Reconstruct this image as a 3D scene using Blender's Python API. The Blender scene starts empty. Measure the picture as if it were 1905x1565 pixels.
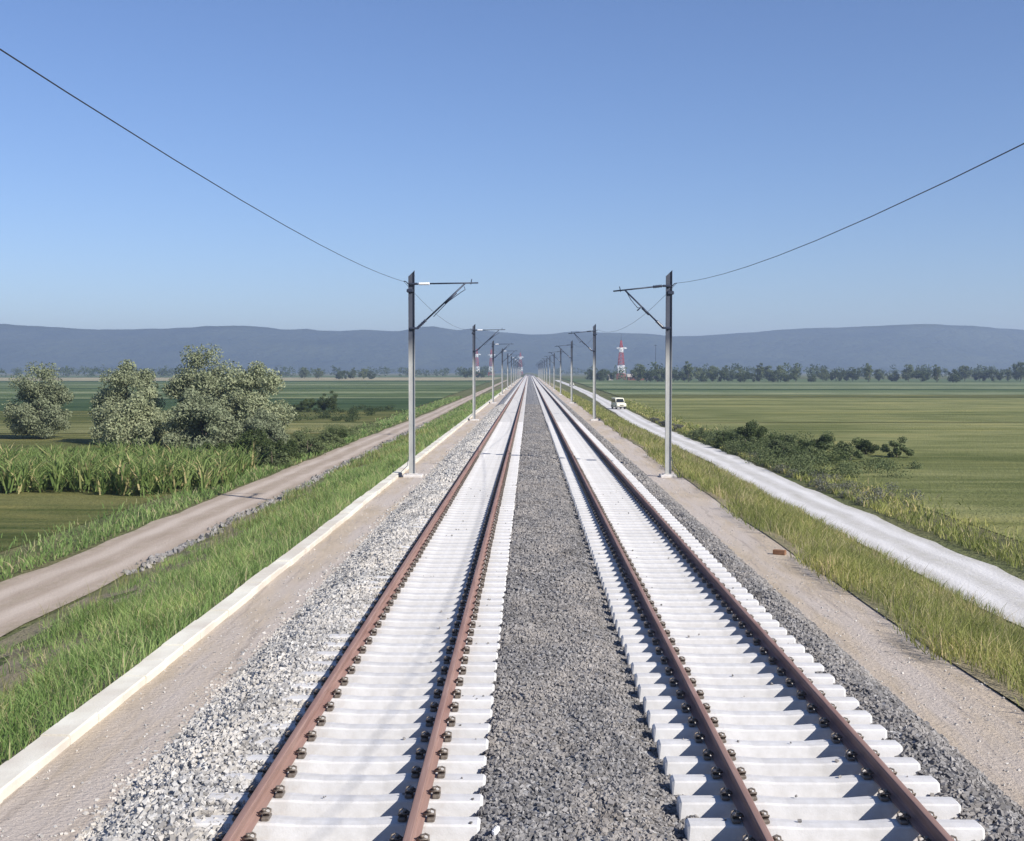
import bpy, math, random
import numpy as np
from mathutils import Vector, Matrix

R = math.radians
rng = np.random.default_rng(7)
random.seed(7)
scene = bpy.context.scene
COL = scene.collection

# ------------------------------------------------------------------ helpers
def tag(o, label=None, cat=None, group=None, kind=None):
    if label: o['label'] = label
    if cat: o['category'] = cat
    if group: o['group'] = group
    if kind: o['kind'] = kind
    return o

def link(name, me, parent=None):
    o = bpy.data.objects.new(name, me)
    COL.objects.link(o)
    if parent: o.parent = parent
    return o

def empty(name, loc, rz=0.0):
    o = bpy.data.objects.new(name, None)
    COL.objects.link(o)
    o.empty_display_size = 0.3
    o.location = loc
    o.rotation_euler = (0, 0, rz)
    return o

class MB:
    def __init__(s):
        s.v = []; s.f = []; s.m = []; s.sm = []
    def add(s, vs, fs, mi=0, smooth=False):
        b = len(s.v)
        s.v += [tuple(p) for p in vs]
        for f in fs:
            s.f.append(tuple(i + b for i in f)); s.m.append(mi); s.sm.append(smooth)
    def box(s, c, d, mi=0, ch=0.0, rot=None):
        x, y, z = d[0] / 2, d[1] / 2, d[2] / 2
        if ch <= 0:
            vs = [(i * x, j * y, k * z) for k in (-1, 1) for j in (-1, 1) for i in (-1, 1)]
            fs = [(0, 2, 3, 1), (4, 5, 7, 6), (0, 1, 5, 4), (2, 6, 7, 3), (0, 4, 6, 2), (1, 3, 7, 5)]
        else:
            vs = []
            for k, e in ((-1, ch), (-1 + ch / z, 0), (1 - ch / z, 0), (1, ch)):
                X, Y = x - e, y - e
                c2 = ch
                vs += [(-X + c2, -Y, k * z), (X - c2, -Y, k * z), (X, -Y + c2, k * z), (X, Y - c2, k * z),
                       (X - c2, Y, k * z), (-X + c2, Y, k * z), (-X, Y - c2, k * z), (-X, -Y + c2, k * z)]
            fs = [tuple(range(7, -1, -1)), tuple(range(24, 32))]
            for r in range(3):
                for i in range(8):
                    j = (i + 1) % 8
                    fs.append((r * 8 + i, r * 8 + j, r * 8 + 8 + j, r * 8 + 8 + i))
        if rot is not None:
            vs = [tuple(rot @ Vector(p)) for p in vs]
        s.add([(p[0] + c[0], p[1] + c[1], p[2] + c[2]) for p in vs], fs, mi)
    def tube(s, pts, r, n=8, mi=0, cap=True):
        pts = [Vector(p) for p in pts]
        rs = r if isinstance(r, (list, tuple)) else [r] * len(pts)
        b = len(s.v)
        ref = None
        for i, p in enumerate(pts):
            t = (pts[min(i + 1, len(pts) - 1)] - pts[max(i - 1, 0)]).normalized()
            if ref is None:
                ref = Vector((0, 0, 1)) if abs(t.z) < .9 else Vector((1, 0, 0))
            u = t.cross(ref).normalized(); w = u.cross(t).normalized()
            ref = w
            for k in range(n):
                a = 2 * math.pi * k / n
                q = p + (u * math.cos(a) + w * math.sin(a)) * rs[i]
                s.v.append(tuple(q))
        for i in range(len(pts) - 1):
            for k in range(n):
                k2 = (k + 1) % n
                s.f.append((b + i * n + k, b + i * n + k2, b + (i + 1) * n + k2, b + (i + 1) * n + k))
                s.m.append(mi); s.sm.append(True)
        if cap:
            s.f.append(tuple(b + k for k in range(n - 1, -1, -1))); s.m.append(mi); s.sm.append(False)
            e = b + (len(pts) - 1) * n
            s.f.append(tuple(e + k for k in range(n))); s.m.append(mi); s.sm.append(False)
    def mesh(s, name, mats):
        me = bpy.data.meshes.new(name)
        me.from_pydata(s.v, [], s.f)
        for m in (mats if isinstance(mats, (list, tuple)) else [mats]): me.materials.append(m)
        me.polygons.foreach_set('material_index', s.m)
        me.polygons.foreach_set('use_smooth', s.sm)
        me.update()
        return me
    def build(s, name, mats, parent=None):
        return link(name, s.mesh(name, mats), parent)

def np_mesh(name, V, F, mats, mi=None, smooth=False):
    """V (n,3) ; F (m,k) one face size"""
    me = bpy.data.meshes.new(name)
    V = np.asarray(V, np.float32); F = np.asarray(F, np.int32)
    m, k = F.shape
    me.vertices.add(len(V)); me.vertices.foreach_set('co', V.ravel())
    me.loops.add(m * k); me.loops.foreach_set('vertex_index', F.ravel())
    me.polygons.add(m)
    me.polygons.foreach_set('loop_start', np.arange(m, dtype=np.int32) * k)
    me.polygons.foreach_set('loop_total', np.full(m, k, np.int32))
    for q in (mats if isinstance(mats, (list, tuple)) else [mats]): me.materials.append(q)
    if mi is not None: me.polygons.foreach_set('material_index', np.asarray(mi, np.int32))
    me.polygons.foreach_set('use_smooth', np.full(m, smooth))
    me.update(); me.validate()
    return me

def grid_mesh(name, X, Y, zf, mat, smooth=True):
    XX, YY = np.meshgrid(X, Y)
    Z = zf(XX, YY)
    V = np.stack([XX, YY, Z], -1).reshape(-1, 3)
    nx, ny = len(X), len(Y)
    i = np.arange(nx - 1)[None, :] + np.arange(ny - 1)[:, None] * nx
    i = i.ravel()
    F = np.stack([i, i + 1, i + 1 + nx, i + nx], -1)
    return np_mesh(name, V, F, mat, smooth=smooth)

# smooth value noise in numpy
def vnoise(x, y, seed=0):
    def h(i, j):
        n = (i * 374761393 + j * 668265263 + seed * 974711) & 0x7fffffff
        n = ((n ^ (n >> 13)) * 1274126177) & 0x7fffffff
        return ((n ^ (n >> 16)) & 0xffff) / 65535.0
    xi = np.floor(x).astype(np.int64); yi = np.floor(y).astype(np.int64)
    u = x - xi; v = y - yi
    u = u * u * (3 - 2 * u); v = v * v * (3 - 2 * v)
    return ((h(xi, yi) * (1 - u) + h(xi + 1, yi) * u) * (1 - v) + (h(xi, yi + 1) * (1 - u) + h(xi + 1, yi + 1) * u) * v)

def fbm(x, y, seed=0, o=3):
    a, s, t = 1.0, 0.0, 0.0
    for k in range(o):
        s = s + a * vnoise(x * 2 ** k, y * 2 ** k, seed + k); t += a; a *= .5
    return s / t

# ------------------------------------------------------------------ materials
class NT:
    def __init__(s, name):
        s.mat = bpy.data.materials.new(name); s.mat.use_nodes = True
        s.t = s.mat.node_tree; s.n = s.t.nodes; s.l = s.t.links
        s.b = s.n['Principled BSDF']
    def new(s, typ, **kw):
        n = s.n.new(typ)
        for k, v in kw.items(): setattr(n, k, v)
        return n
    def coord(s, scale=(1, 1, 1), which='Object'):
        tc = s.new('ShaderNodeTexCoord'); mp = s.new('ShaderNodeMapping')
        mp.inputs['Scale'].default_value = scale
        s.l.new(tc.outputs[which], mp.inputs['Vector'])
        return mp.outputs['Vector']
    def noise(s, scale, detail=4, rough=.55, sc=(1, 1, 1), which='Object', dist=0):
        n = s.new('ShaderNodeTexNoise')
        n.inputs['Scale'].default_value = scale; n.inputs['Detail'].default_value = detail
        n.inputs['Roughness'].default_value = rough; n.inputs['Distortion'].default_value = dist
        s.l.new(s.coord(sc, which), n.inputs['Vector'])
        return n.outputs['Fac']
    def ramp(s, fac, stops):
        r = s.new('ShaderNodeValToRGB')
        e = r.color_ramp.elements
        while len(e) > 1: e.remove(e[-1])
        e[0].position = stops[0][0]; e[0].color = (*stops[0][1], 1)
        for p, c in stops[1:]:
            q = e.new(p); q.color = (*c, 1)
        s.l.new(fac, r.inputs['Fac'])
        return r.outputs['Color']
    def mix(s, fac, a, b, mode='MIX'):
        m = s.new('ShaderNodeMix', data_type='RGBA', blend_type=mode)
        if isinstance(fac, (int, float)): m.inputs[0].default_value = fac
        else: s.l.new(fac, m.inputs[0])
        for q, i in ((a, 6), (b, 7)):
            if isinstance(q, tuple): m.inputs[i].default_value = (*q, 1)
            else: s.l.new(q, m.inputs[i])
        return m.outputs[2]
    def math(s, op, a, b=0.0):
        m = s.new('ShaderNodeMath', operation=op)
        for q, i in ((a, 0), (b, 1)):
            if isinstance(q, (int, float)): m.inputs[i].default_value = q
            else: s.l.new(q, m.inputs[i])
        return m.outputs[0]
    def color(s, c): 
        if isinstance(c, tuple): s.b.inputs['Base Color'].default_value = (*c, 1)
        else: s.l.new(c, s.b.inputs['Base Color'])
    def bump(s, h, strength=.5, dist=.02):
        b = s.new('ShaderNodeBump'); b.inputs['Strength'].default_value = strength
        b.inputs['Distance'].default_value = dist
        s.l.new(h, b.inputs['Height']); s.l.new(b.outputs['Normal'], s.b.inputs['Normal'])
    def island(s): return s.new('ShaderNodeNewGeometry').outputs['Random Per Island']
    def objrand(s): return s.new('ShaderNodeObjectInfo').outputs['Random']
    def done(s, rough=.85, metal=0, spec=.3):
        s.b.inputs['Roughness'].default_value = rough; s.b.inputs['Metallic'].default_value = metal
        s.b.inputs['Specular IOR Level'].default_value = spec
        return s.mat

def mat_mottle(name, c0, c1, scale=3, rough=.9, sc=(1, 1, 1), bump=0, bscale=40, bdist=.02, spec=.2, c2=None, s2=.3, metal=0):
    t = NT(name)
    c = t.ramp(t.noise(scale, 6, .6, sc), [(.3, c0), (.7, c1)])
    if c2 is not None:
        c = t.mix(t.ramp(t.noise(s2, 3, .5), [(.42, (0, 0, 0)), (.62, (1, 1, 1))]), c, c2)
    t.color(c)
    if bump: t.bump(t.noise(bscale, 4, .6), bump, bdist)
    return t.done(rough, metal, spec)

def mat_concrete():
    t = NT('pale_concrete')
    base = t.ramp(t.objrand(), [(0, (.57, .56, .55)), (.5, (.63, .62, .61)), (1, (.60, .588, .576))])
    st = t.ramp(t.noise(5, 6, .65, (1, .7, 1), 'Object'), [(.25, (.80, .79, .77)), (.6, (1, 1, 1))])
    c = t.mix(1.0, base, st, 'MULTIPLY')
    tc = t.new('ShaderNodeTexCoord'); sx = t.new('ShaderNodeSeparateXYZ'); t.l.new(tc.outputs['Object'], sx.inputs[0])
    ax = t.math('ABSOLUTE', sx.outputs[0])
    near = t.math('SUBTRACT', 1.0, t.math('MULTIPLY', t.math('ABSOLUTE', t.math('SUBTRACT', ax, .7525)), 3.6))
    oi = t.new('ShaderNodeObjectInfo'); vm = t.new('ShaderNodeVectorMath', operation='ADD')
    t.l.new(tc.outputs['Object'], vm.inputs[0]); t.l.new(oi.outputs['Location'], vm.inputs[1])
    nz = t.new('ShaderNodeTexNoise'); nz.inputs['Scale'].default_value = 7; nz.inputs['Detail'].default_value = 6; nz.inputs['Roughness'].default_value = .7
    t.l.new(vm.outputs[0], nz.inputs['Vector'])
    rust = t.math('MULTIPLY', t.ramp(nz.outputs['Fac'], [(.42, (0, 0, 0)), (.7, (.75, .75, .75))]), t.math('MAXIMUM', near, 0.0))
    c = t.mix(rust, c, (.40, .31, .25))
    nz2 = t.new('ShaderNodeTexNoise'); nz2.inputs['Scale'].default_value = 2.2; nz2.inputs['Detail'].default_value = 8; nz2.inputs['Roughness'].default_value = .75
    t.l.new(vm.outputs[0], nz2.inputs['Vector'])
    c = t.mix(t.ramp(nz2.outputs['Fac'], [(.5, (0, 0, 0)), (.72, (.55, .55, .55))]), c, (.47, .45, .42))
    t.color(c)
    t.bump(t.noise(60, 4, .6), .25, .01)
    return t.done(.85, 0, .25)

def mat_stone(name, lo, hi):
    t = NT(name)
    c = t.ramp(t.island(), [(0, tuple(q * .62 for q in lo)), (.3, lo), (.75, hi), (1, tuple(min(.8, q * 1.25) for q in hi))])
    c = t.mix(t.noise(25, 4, .6), c, tuple(q * .7 for q in lo))
    dust = t.ramp(t.noise(1.1, 5, .65, (1, .45, 1)), [(.42, (0, 0, 0)), (.66, (.6, .6, .6))])
    c = t.mix(dust, c, tuple(q * k for q, k in zip(hi, (1.02, .96, .88))))
    dk = t.ramp(t.noise(1.7, 4, .6, (1, .6, 1)), [(.56, (1, 1, 1)), (.70, (.66, .65, .64))])
    c = t.mix(1.0, c, dk, 'MULTIPLY')
    t.color(c)
    t.bump(t.noise(60, 3, .6), .4, .01)
    return t.done(.9, 0, .2)

def mat_ballast():
    t = NT('ballast_stone_bed')
    v = t.new('ShaderNodeTexVoronoi'); v.inputs['Scale'].default_value = 17
    t.l.new(t.coord(), v.inputs['Vector'])
    cellgray = t.new('ShaderNodeSeparateColor'); t.l.new(v.outputs['Color'], cellgray.inputs[0])
    c = t.ramp(cellgray.outputs[0], [(0, (.10, .099, .10)), (.5, (.24, .236, .235)), (1, (.40, .395, .39))])
    tc = t.new('ShaderNodeTexCoord'); sx = t.new('ShaderNodeSeparateXYZ'); t.l.new(tc.outputs['Object'], sx.inputs[0])
    left = t.math('LESS_THAN', sx.outputs[0], -2.6)
    c2 = t.ramp(cellgray.outputs[0], [(0, (.14, .137, .135)), (.5, (.36, .353, .342)), (1, (.56, .55, .535))])
    c = t.mix(left, c, c2)
    lowf = t.ramp(t.noise(.8, 4, .6), [(.3, (.78, .78, .79)), (.7, (1.1, 1.1, 1.1))])
    t.color(t.mix(1.0, c, lowf, 'MULTIPLY'))
    h = t.math('SUBTRACT', 1.0, v.outputs['Distance'])
    t.bump(h, 1.0, .05)
    return t.done(.95, 0, .15)

def mat_road(name, a, b, worn, verge):
    t = NT(name)
    uv = t.new('ShaderNodeTexCoord').outputs['UV']
    sx = t.new('ShaderNodeSeparateXYZ'); t.l.new(uv, sx.inputs[0])
    c = t.ramp(t.noise(.9, 6, .65, (2.0, .3, 1)), [(.3, a), (.7, b)])
    wob = t.math('MULTIPLY', t.math('SUBTRACT', t.noise(.12, 3, .5), .5), .25)
    u = t.math('ADD', sx.outputs[0], wob)
    d = t.math('ABSOLUTE', t.math('SUBTRACT', t.math('ABSOLUTE', t.math('SUBTRACT', u, .5)), .23))
    tr = t.math('MULTIPLY', t.ramp(d, [(.04, (1, 1, 1)), (.13, (0, 0, 0))]), t.ramp(t.noise(.7, 4, .6, (1, .3, 1)), [(.3, (.3, .3, .3)), (.6, (1, 1, 1))]))
    c = t.mix(tr, c, worn)
    e = t.math('ABSOLUTE', t.math('SUBTRACT', u, .5))
    ed = t.math('ADD', t.math('MULTIPLY', t.ramp(e, [(.36, (0, 0, 0)), (.52, (1, 1, 1))]), .75), t.math('MULTIPLY', t.ramp(e, [(.0, (1, 1, 1)), (.1, (0, 0, 0))]), .35))
    c = t.mix(t.math('MULTIPLY', ed, t.ramp(t.noise(2.2, 5, .7), [(.42, (0, 0, 0)), (.6, (1, 1, 1))])), c, verge)
    t.color(c)
    t.bump(t.noise(9, 5, .65), .6, .06)
    return t.done(.95, 0, .15)

def mat_sand():
    t = NT('sandy_formation')
    c = t.ramp(t.noise(1.6, 6, .65, (1.6, .5, 1)), [(.3, (.42, .345, .255)), (.7, (.56, .465, .36))])
    c = t.mix(t.ramp(t.noise(.9, 4, .6, (1.5, .16, 1)), [(.42, (0, 0, 0)), (.6, (.9, .9, .9))]), c, (.52, .455, .40))
    streak = t.ramp(t.noise(2.6, 5, .7, (1.5, .10, 1)), [(.56, (0, 0, 0)), (.66, (.75, .75, .75))])
    c = t.mix(streak, c, (.36, .305, .26))
    spots = t.ramp(t.noise(9, 4, .7), [(.62, (0, 0, 0)), (.72, (.7, .7, .7))])
    t.color(t.mix(spots, c, (.33, .285, .24)))
    t.bump(t.noise(12, 6, .7), .9, .06)
    return t.done(.95, 0, .15)

def mat_leaf(name, a, b, dry=None, trans=.25, patch=False):
    t = NT(name)
    stops = [(0, a), (.8, b)]
    if dry: stops += [(.93, dry)]
    c = t.ramp(t.island(), stops)
    var = t.ramp(t.objrand(), [(0, (.8, .8, .8)), (1, (1.2, 1.15, 1.1))])
    c = t.mix(1.0, c, var, 'MULTIPLY')
    if patch:
        pn = t.noise(.55, 3, .6, (1, .5, 1))
        c = t.mix(1.0, c, t.ramp(pn, [(.33, (.62, .68, .55)), (.5, (1, 1, 1)), (.68, (1.35, 1.22, 1.2))]), 'MULTIPLY')
    t.color(c)
    t.b.inputs['Roughness'].default_value = .7
    t.b.inputs['Specular IOR Level'].default_value = .2
    tr = t.new('ShaderNodeBsdfTranslucent'); t.l.new(c, tr.inputs['Color'])
    mx = t.new('ShaderNodeMixShader'); mx.inputs[0].default_value = trans
    t.l.new(t.b.outputs[0], mx.inputs[1]); t.l.new(tr.outputs[0], mx.inputs[2])
    t.l.new(mx.outputs[0], t.n['Material Output'].inputs['Surface'])
    return t.mat

def mat_field(name, a, b, seed=0, rows=.35):
    t = NT(name)
    n1 = t.noise(.02, 4, .6, (.25, 3.0, 1))
    n2 = t.noise(.35, 4, .7, (.5, 1.5, 1))
    n3 = t.noise(.22, 5, .7, (.06, 1.6, 1))
    f = t.math('ADD', t.math('MULTIPLY', n1, .4), t.math('ADD', t.math('MULTIPLY', n2, .25), t.math('MULTIPLY', n3, .35)))
    lo = tuple(q * .72 for q in a); hi = tuple(q * k for q, k in zip(b, (1.25, 1.12, 1.1)))
    c = t.ramp(f, [(.34, lo), (.45, a), (.55, b), (.66, hi)])
    pt = t.ramp(t.noise(.045, 4, .65, (1, 2.2, 1)), [(.40, (.70, .74, .66)), (.52, (1, 1, 1)), (.66, (1.25, 1.15, 1.05))])
    t.color(t.mix(1.0, c, pt, 'MULTIPLY'))
    t.bump(t.noise(3.5, 4, .7), 1.0, .25)
    return t.done(1, 0, .05)

def mat_rail():
    t = NT('rusty_rail_steel')
    n = t.noise(3, 6, .65, (6, .35, 6))
    c = t.ramp(n, [(.25, (.17, .092, .074)), (.5, (.25, .15, .125)), (.75, (.34, .225, .19))])
    c = t.mix(t.ramp(t.noise(.6, 3, .5, (1, .25, 1)), [(.45, (0, 0, 0)), (.7, (.6, .6, .6))]), c, (.30, .20, .16))
    t.color(c)
    t.bump(t.noise(90, 3, .6), .15, .004)
    return t.done(.75, 0, .3)

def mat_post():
    t = NT('galvanised_post_steel_shaded_top')
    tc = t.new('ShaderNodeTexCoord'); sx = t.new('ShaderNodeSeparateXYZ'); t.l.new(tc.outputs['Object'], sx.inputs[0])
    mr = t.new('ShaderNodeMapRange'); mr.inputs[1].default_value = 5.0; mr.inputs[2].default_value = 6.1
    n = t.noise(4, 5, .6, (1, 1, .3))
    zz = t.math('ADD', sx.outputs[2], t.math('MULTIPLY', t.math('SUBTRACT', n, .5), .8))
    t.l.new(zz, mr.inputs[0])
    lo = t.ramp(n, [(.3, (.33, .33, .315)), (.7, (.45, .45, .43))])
    hi = t.ramp(n, [(.3, (.055, .063, .085)), (.7, (.085, .094, .12))])  # upper post coloured darker, imitating how steel looks dark against bright sky
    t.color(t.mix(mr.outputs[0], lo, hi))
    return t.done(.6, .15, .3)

M = {}
M['concrete'] = mat_concrete()
M['rail'] = mat_rail()
M['clip'] = mat_mottle('weathered_clip_steel', (.13, .105, .085), (.24, .205, .17), 30, .55, metal=.35, spec=.4)
M['ballast'] = mat_ballast()
M['stone_grey'] = mat_stone('grey_ballast_stone', (.19, .182, .177), (.345, .332, .322))
M['stone_pale'] = mat_stone('pale_ballast_stone', (.38, .365, .345), (.62, .605, .575))
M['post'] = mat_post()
M['dark_steel'] = mat_mottle('dark_blue_steel', (.025, .033, .055), (.045, .055, .085), 6, .5, metal=.3, spec=.4)
M['insul'] = mat_mottle('dark_insulator', (.02, .025, .045), (.035, .04, .06), 8, .3, spec=.5)
M['insul_white'] = mat_mottle('white_insulator', (.70, .70, .72), (.8, .8, .8), 8, .3, spec=.5)
M['footing'] = mat_mottle('footing_concrete', (.50, .47, .44), (.62, .59, .56), 8, .9, bump=.3)
M['kerb'] = mat_mottle('cream_kerb_concrete', (.64, .61, .51), (.74, .71, .62), 2.5, .9, (1, .6, 1), bump=.3, bscale=25, c2=(.58, .53, .45), s2=.8)
M['sand'] = mat_sand()
M['dirt'] = mat_road('beige_dirt_track', (.33, .265, .205), (.42, .345, .28), (.49, .415, .345), (.24, .21, .13))
M['gravelroad'] = mat_road('pale_gravel_road', (.47, .45, .42), (.58, .56, .53), (.66, .64, .615), (.36, .34, .25))
M['ground'] = mat_mottle('rough_meadow_ground', (.085, .105, .042), (.155, .165, .075), .5, 1, (1, 1, 1), bump=1, bscale=3, bdist=.3, spec=.05, c2=(.155, .145, .075), s2=.06)
M['slope_left'] = mat_mottle('weedy_bank_soil', (.14, .15, .07), (.24, .22, .125), .8, 1, bump=1, bscale=8, bdist=.15, spec=.05, c2=(.31, .26, .18), s2=.35)
M['grass'] = mat_leaf('bank_grass', (.145, .245, .07), (.28, .385, .14), (.44, .41, .24), .4, True)
M['grass_dry'] = mat_leaf('dry_bank_grass', (.19, .225, .06), (.33, .35, .125), (.50, .44, .25), .4, True)
M['straw_stem'] = mat_leaf('straw_stem', (.34, .30, .15), (.48, .42, .25), None, .3, True)
M['corn'] = mat_leaf('maize_leaf', (.09, .15, .04), (.20, .265, .09), (.36, .32, .16), .3)
M['leaf_pale'] = mat_leaf('grey_green_leaf', (.17, .205, .115), (.29, .32, .195), None, .2)
M['leaf_dark'] = mat_leaf('dark_green_leaf', (.032, .055, .018), (.075, .10, .034), None, .2)
M['leaf_mid'] = mat_leaf('mid_green_leaf', (.065, .095, .036), (.145, .175, .078), None, .2)
M['leaf_grey'] = mat_leaf('dusty_grey_leaf', (.11, .12, .095), (.19, .195, .16), None, .2)
M['bark'] = mat_mottle('grey_brown_bark', (.07, .055, .04), (.15, .12, .09), 6, .95, (1, 1, .3), bump=.6)
M['hill'] = mat_mottle('wooded_hill', (.022, .036, .022), (.065, .080, .042), .006, 1, bump=1, bscale=.03, bdist=20, spec=0)
M['red'] = mat_mottle('red_pylon_paint', (.38, .045, .04), (.46, .07, .06), 2, .6)
M['white'] = mat_mottle('white_pylon_paint', (.78, .78, .78), (.82, .82, .82), 2, .6)
M['carpaint'] = mat_mottle('cream_white_car_paint', (.74, .71, .55), (.79, .76, .62), 2, .3, spec=.5)
M['glass'] = mat_mottle('dark_car_glass', (.015, .018, .02), (.025, .03, .03), 2, .08, spec=.6)
M['tyre'] = mat_mottle('black_rubber', (.012, .012, .012), (.025, .024, .023), 9, .9)
M['lamp'] = mat_mottle('headlamp_glass', (.55, .55, .52), (.65, .65, .62), 9, .15, spec=.6)
M['grille'] = mat_mottle('dark_grey_trim', (.04, .04, .04), (.06, .06, .06), 9, .6)
M['roofbrown'] = mat_mottle('red_brown_roof_tiles', (.15, .055, .04), (.20, .085, .06), 1.2, .9)
M['wallpale'] = mat_mottle('plastered_wall', (.36, .31, .26), (.46, .41, .36), 1, .9)
M['brick'] = mat_mottle('brown_timber_block', (.18, .09, .05), (.27, .15, .09), 9, .9)
M['wire'] = mat_mottle('dark_wire', (.04, .045, .06), (.06, .065, .08), 4, .5, metal=.4)

# ------------------------------------------------------------------ terrain
GX = [-6000, -300, -60, -16, -12.5, -12.0, -6.22, -6.08, 6.85, 7.1, 12.2, 12.8, 60, 300, 6000]
GZ = [-3.3, -2.9, -2.6, -2.5, -2.5, -2.42, -.86, -.765, -.765, -.83, -2.82, -2.9, -2.95, -3.1, -3.4]
VX, HV, FPX, CZ = 984.0, 690.0, 2282.0, 3.9
def gz(x, y=0):
    return np.interp(x, GX, GZ)
def g(x, y=0): return float(gz(np.array([x]))[0])

def ground_z(x, y):
    z = gz(x)
    bank = ((x < -6.4) & (x > -12)) | ((x > 7.2) & (x < 12.3))
    z = z + np.where(bank, (fbm(x * .8, y * .5, 3) - .5) * .16, 0)
    return z
Xs = np.unique(np.concatenate([np.array([-6000, -3000, -1500, -800, -400, -200, -120]), np.arange(-80, -18, 4), np.arange(-18, -4.5, .35),
     np.array([-6.08, -6.22, -12.0]), np.arange(-4.5, 4.6, 1.5), np.arange(5, 14, .35), np.array([6.85, 7.1, 12.2, 12.8]), np.arange(15, 80, 4), np.array([120, 200, 400, 800, 1500, 3000, 6000])]))
Ys = np.unique(np.concatenate([np.array([-300, -100, -40, -10]), np.arange(0, 140, .9), np.arange(140, 420, 5), np.array([500, 700, 1000, 1500, 2500, 4000, 7000])]))
o = link('ground', grid_mesh('ground', Xs, Ys, lambda x, y: ground_z(x, y), M['ground'])); tag(o, kind='structure')

def strip(name, xa, xb, y0, y1, mat, lift, wob=.2, n=7, seed=1, step=1.5):
    """a sheet along the track, edges xa(y), xb(y)"""
    Y = np.concatenate([np.arange(y0, min(y1, 150), step), np.arange(min(max(y0, 150), y1), y1 + 1, 12)])
    Y = np.unique(Y)
    A = np.array([xa(q) for q in Y]) + (fbm(Y * .35, Y * 0 + seed, seed) - .5) * wob * 2
    B = np.array([xb(q) for q in Y]) + (fbm(Y * .35, Y * 0 + seed + 9, seed + 4) - .5) * wob * 2
    u = np.linspace(0, 1, n)
    XX = A[:, None] * (1 - u) + B[:, None] * u
    YY = np.repeat(Y[:, None], n, 1)
    ZZ = gz(XX) + lift
    V = np.stack([XX, YY, ZZ], -1).reshape(-1, 3)
    i = (np.arange(n - 1)[None, :] + np.arange(len(Y) - 1)[:, None] * n).ravel()
    F = np.stack([i, i + 1, i + 1 + n, i + n], -1)
    me = np_mesh(name, V, F, mat, smooth=True)
    uv = me.uv_layers.new(name='across')
    li = np.zeros(len(me.loops), np.int32); me.loops.foreach_get('vertex_index', li)
    U = np.stack([np.tile(u, len(Y)), np.repeat(Y, n)], -1)
    uv.data.foreach_set('uv', U[li].astype(np.float32).ravel())
    o = link(name, me); tag(o, kind='structure')
    return o
strip('sandy_path', lambda y: -5.75, lambda y: -3.9, -10, 900, M['sand'], .012, .04, 9, 1, .8)
strip('sandy_path', lambda y: 4.6, lambda y: 6.95, -10, 900, M['sand'], .012, .12, 9, 2, .8)
strip('bank_soil', lambda y: -12.45, lambda y: -6.02, -10, 700, M['slope_left'], .03, .05, 18, 4)
strip('bank_soil', lambda y: 6.75, lambda y: 12.7, -10, 700, M['slope_left'], .03, .12, 18, 5)
RDX = lambda y: float(np.interp(y, [0, 60, 95, 120, 160, 218, 344, 554, 900], [0, 0, .35, 0, .1, 1.1, 3.2, 4.6, 5.2]))
strip('dirt_track', lambda y: -15.75 + .5 * max(0, min(1, (y - 110) / 60)) - .001 * max(0, y - 200), lambda y: -12.65 - .003 * max(0, y - 200), -10, 900, M['dirt'], .035, .28, 7, 6)
strip('gravel_road', lambda y: 13.0 + RDX(y), lambda y: 16.05 + RDX(y) * 1.05, -10, 900, M['gravelroad'], .035, .3, 7, 8)

# fields as long strips lying across, each its own sheet
def field(x0, x1, y0, y1, mat, lift, skew=0.0, seed=0):
    n = 24
    u = np.linspace(0, 1, n)
    X = x0 + (x1 - x0) * (u ** 1.6 if abs(x1) > abs(x0) else u)
    m = 10
    V = []
    for j in range(m):
        w = j / (m - 1)
        y = y0 + (y1 - y0) * w + skew * (X - x0) + (fbm(X * .05, X * 0 + seed + w * 2, seed) - .5) * .06 * (y1 - y0)
        V.append(np.stack([X, y, gz(X) + lift], -1))
    V = np.array(V).reshape(-1, 3)
    i = (np.arange(n - 1)[None, :] + np.arange(m - 1)[:, None] * n).ravel()
    F = np.stack([i, i + 1, i + 1 + n, i + n], -1)
    if x1 < x0: F = F[:, ::-1]
    o = link('field', np_mesh('field', V, F, mat, smooth=True)); tag(o, kind='structure')
FM = dict(
    olive=mat_field('olive_stubble_field', (.155, .172, .062), (.245, .25, .105)),
    mown=mat_field('mown_pale_field', (.20, .205, .085), (.27, .26, .125)),
    green=mat_field('green_crop_field', (.085, .125, .052), (.135, .175, .082)),
    deep=mat_field('deep_green_crop_field', (.045, .080, .034), (.068, .105, .048)),
    light=mat_field('light_green_crop_field', (.16, .20, .105), (.22, .25, .14)),
    straw=mat_field('straw_field', (.30, .27, .17), (.38, .34, .22)),
    weedy=mat_field('weedy_field', (.075, .095, .030), (.17, .17, .065)),
)
LF = [(20, 124, 'weedy'), (125, 149, 'mown'), (149.5, 195, 'weedy'), (195.5, 280, 'deep'), (281, 296, 'light'), (297, 345, 'green'), (346, 372, 'light'),
      (373, 430, 'green'), (431, 450, 'deep'), (451, 540, 'green'), (541, 580, 'light'), (581, 700, 'green'), (701, 780, 'deep'), (781, 1150, 'straw'), (1155, 1500, 'green')]
for i, (a, b, k) in enumerate(LF):
    b += .02 * b
    field(-18.5 - a * .006, -1100, a, b, FM[k], .018 + a * .0004, -.012, i)
RF = [(20, 160, 'olive'), (160.5, 308, 'olive'), (309, 345, 'weedy'), (346, 392, 'light'), (393, 425, 'green'), (426, 455, 'deep'), (456, 540, 'light'), (541, 600, 'green'), (601, 700, 'light'), (701, 1000, 'green'), (1005, 1500, 'weedy')]
for i, (a, b, k) in enumerate(RF):
    b += .02 * b
    field(19.5 + RDX(a) + a * .004, 1100, a, b, FM[k], .018 + a * .0004, .012, i + 30)

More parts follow.
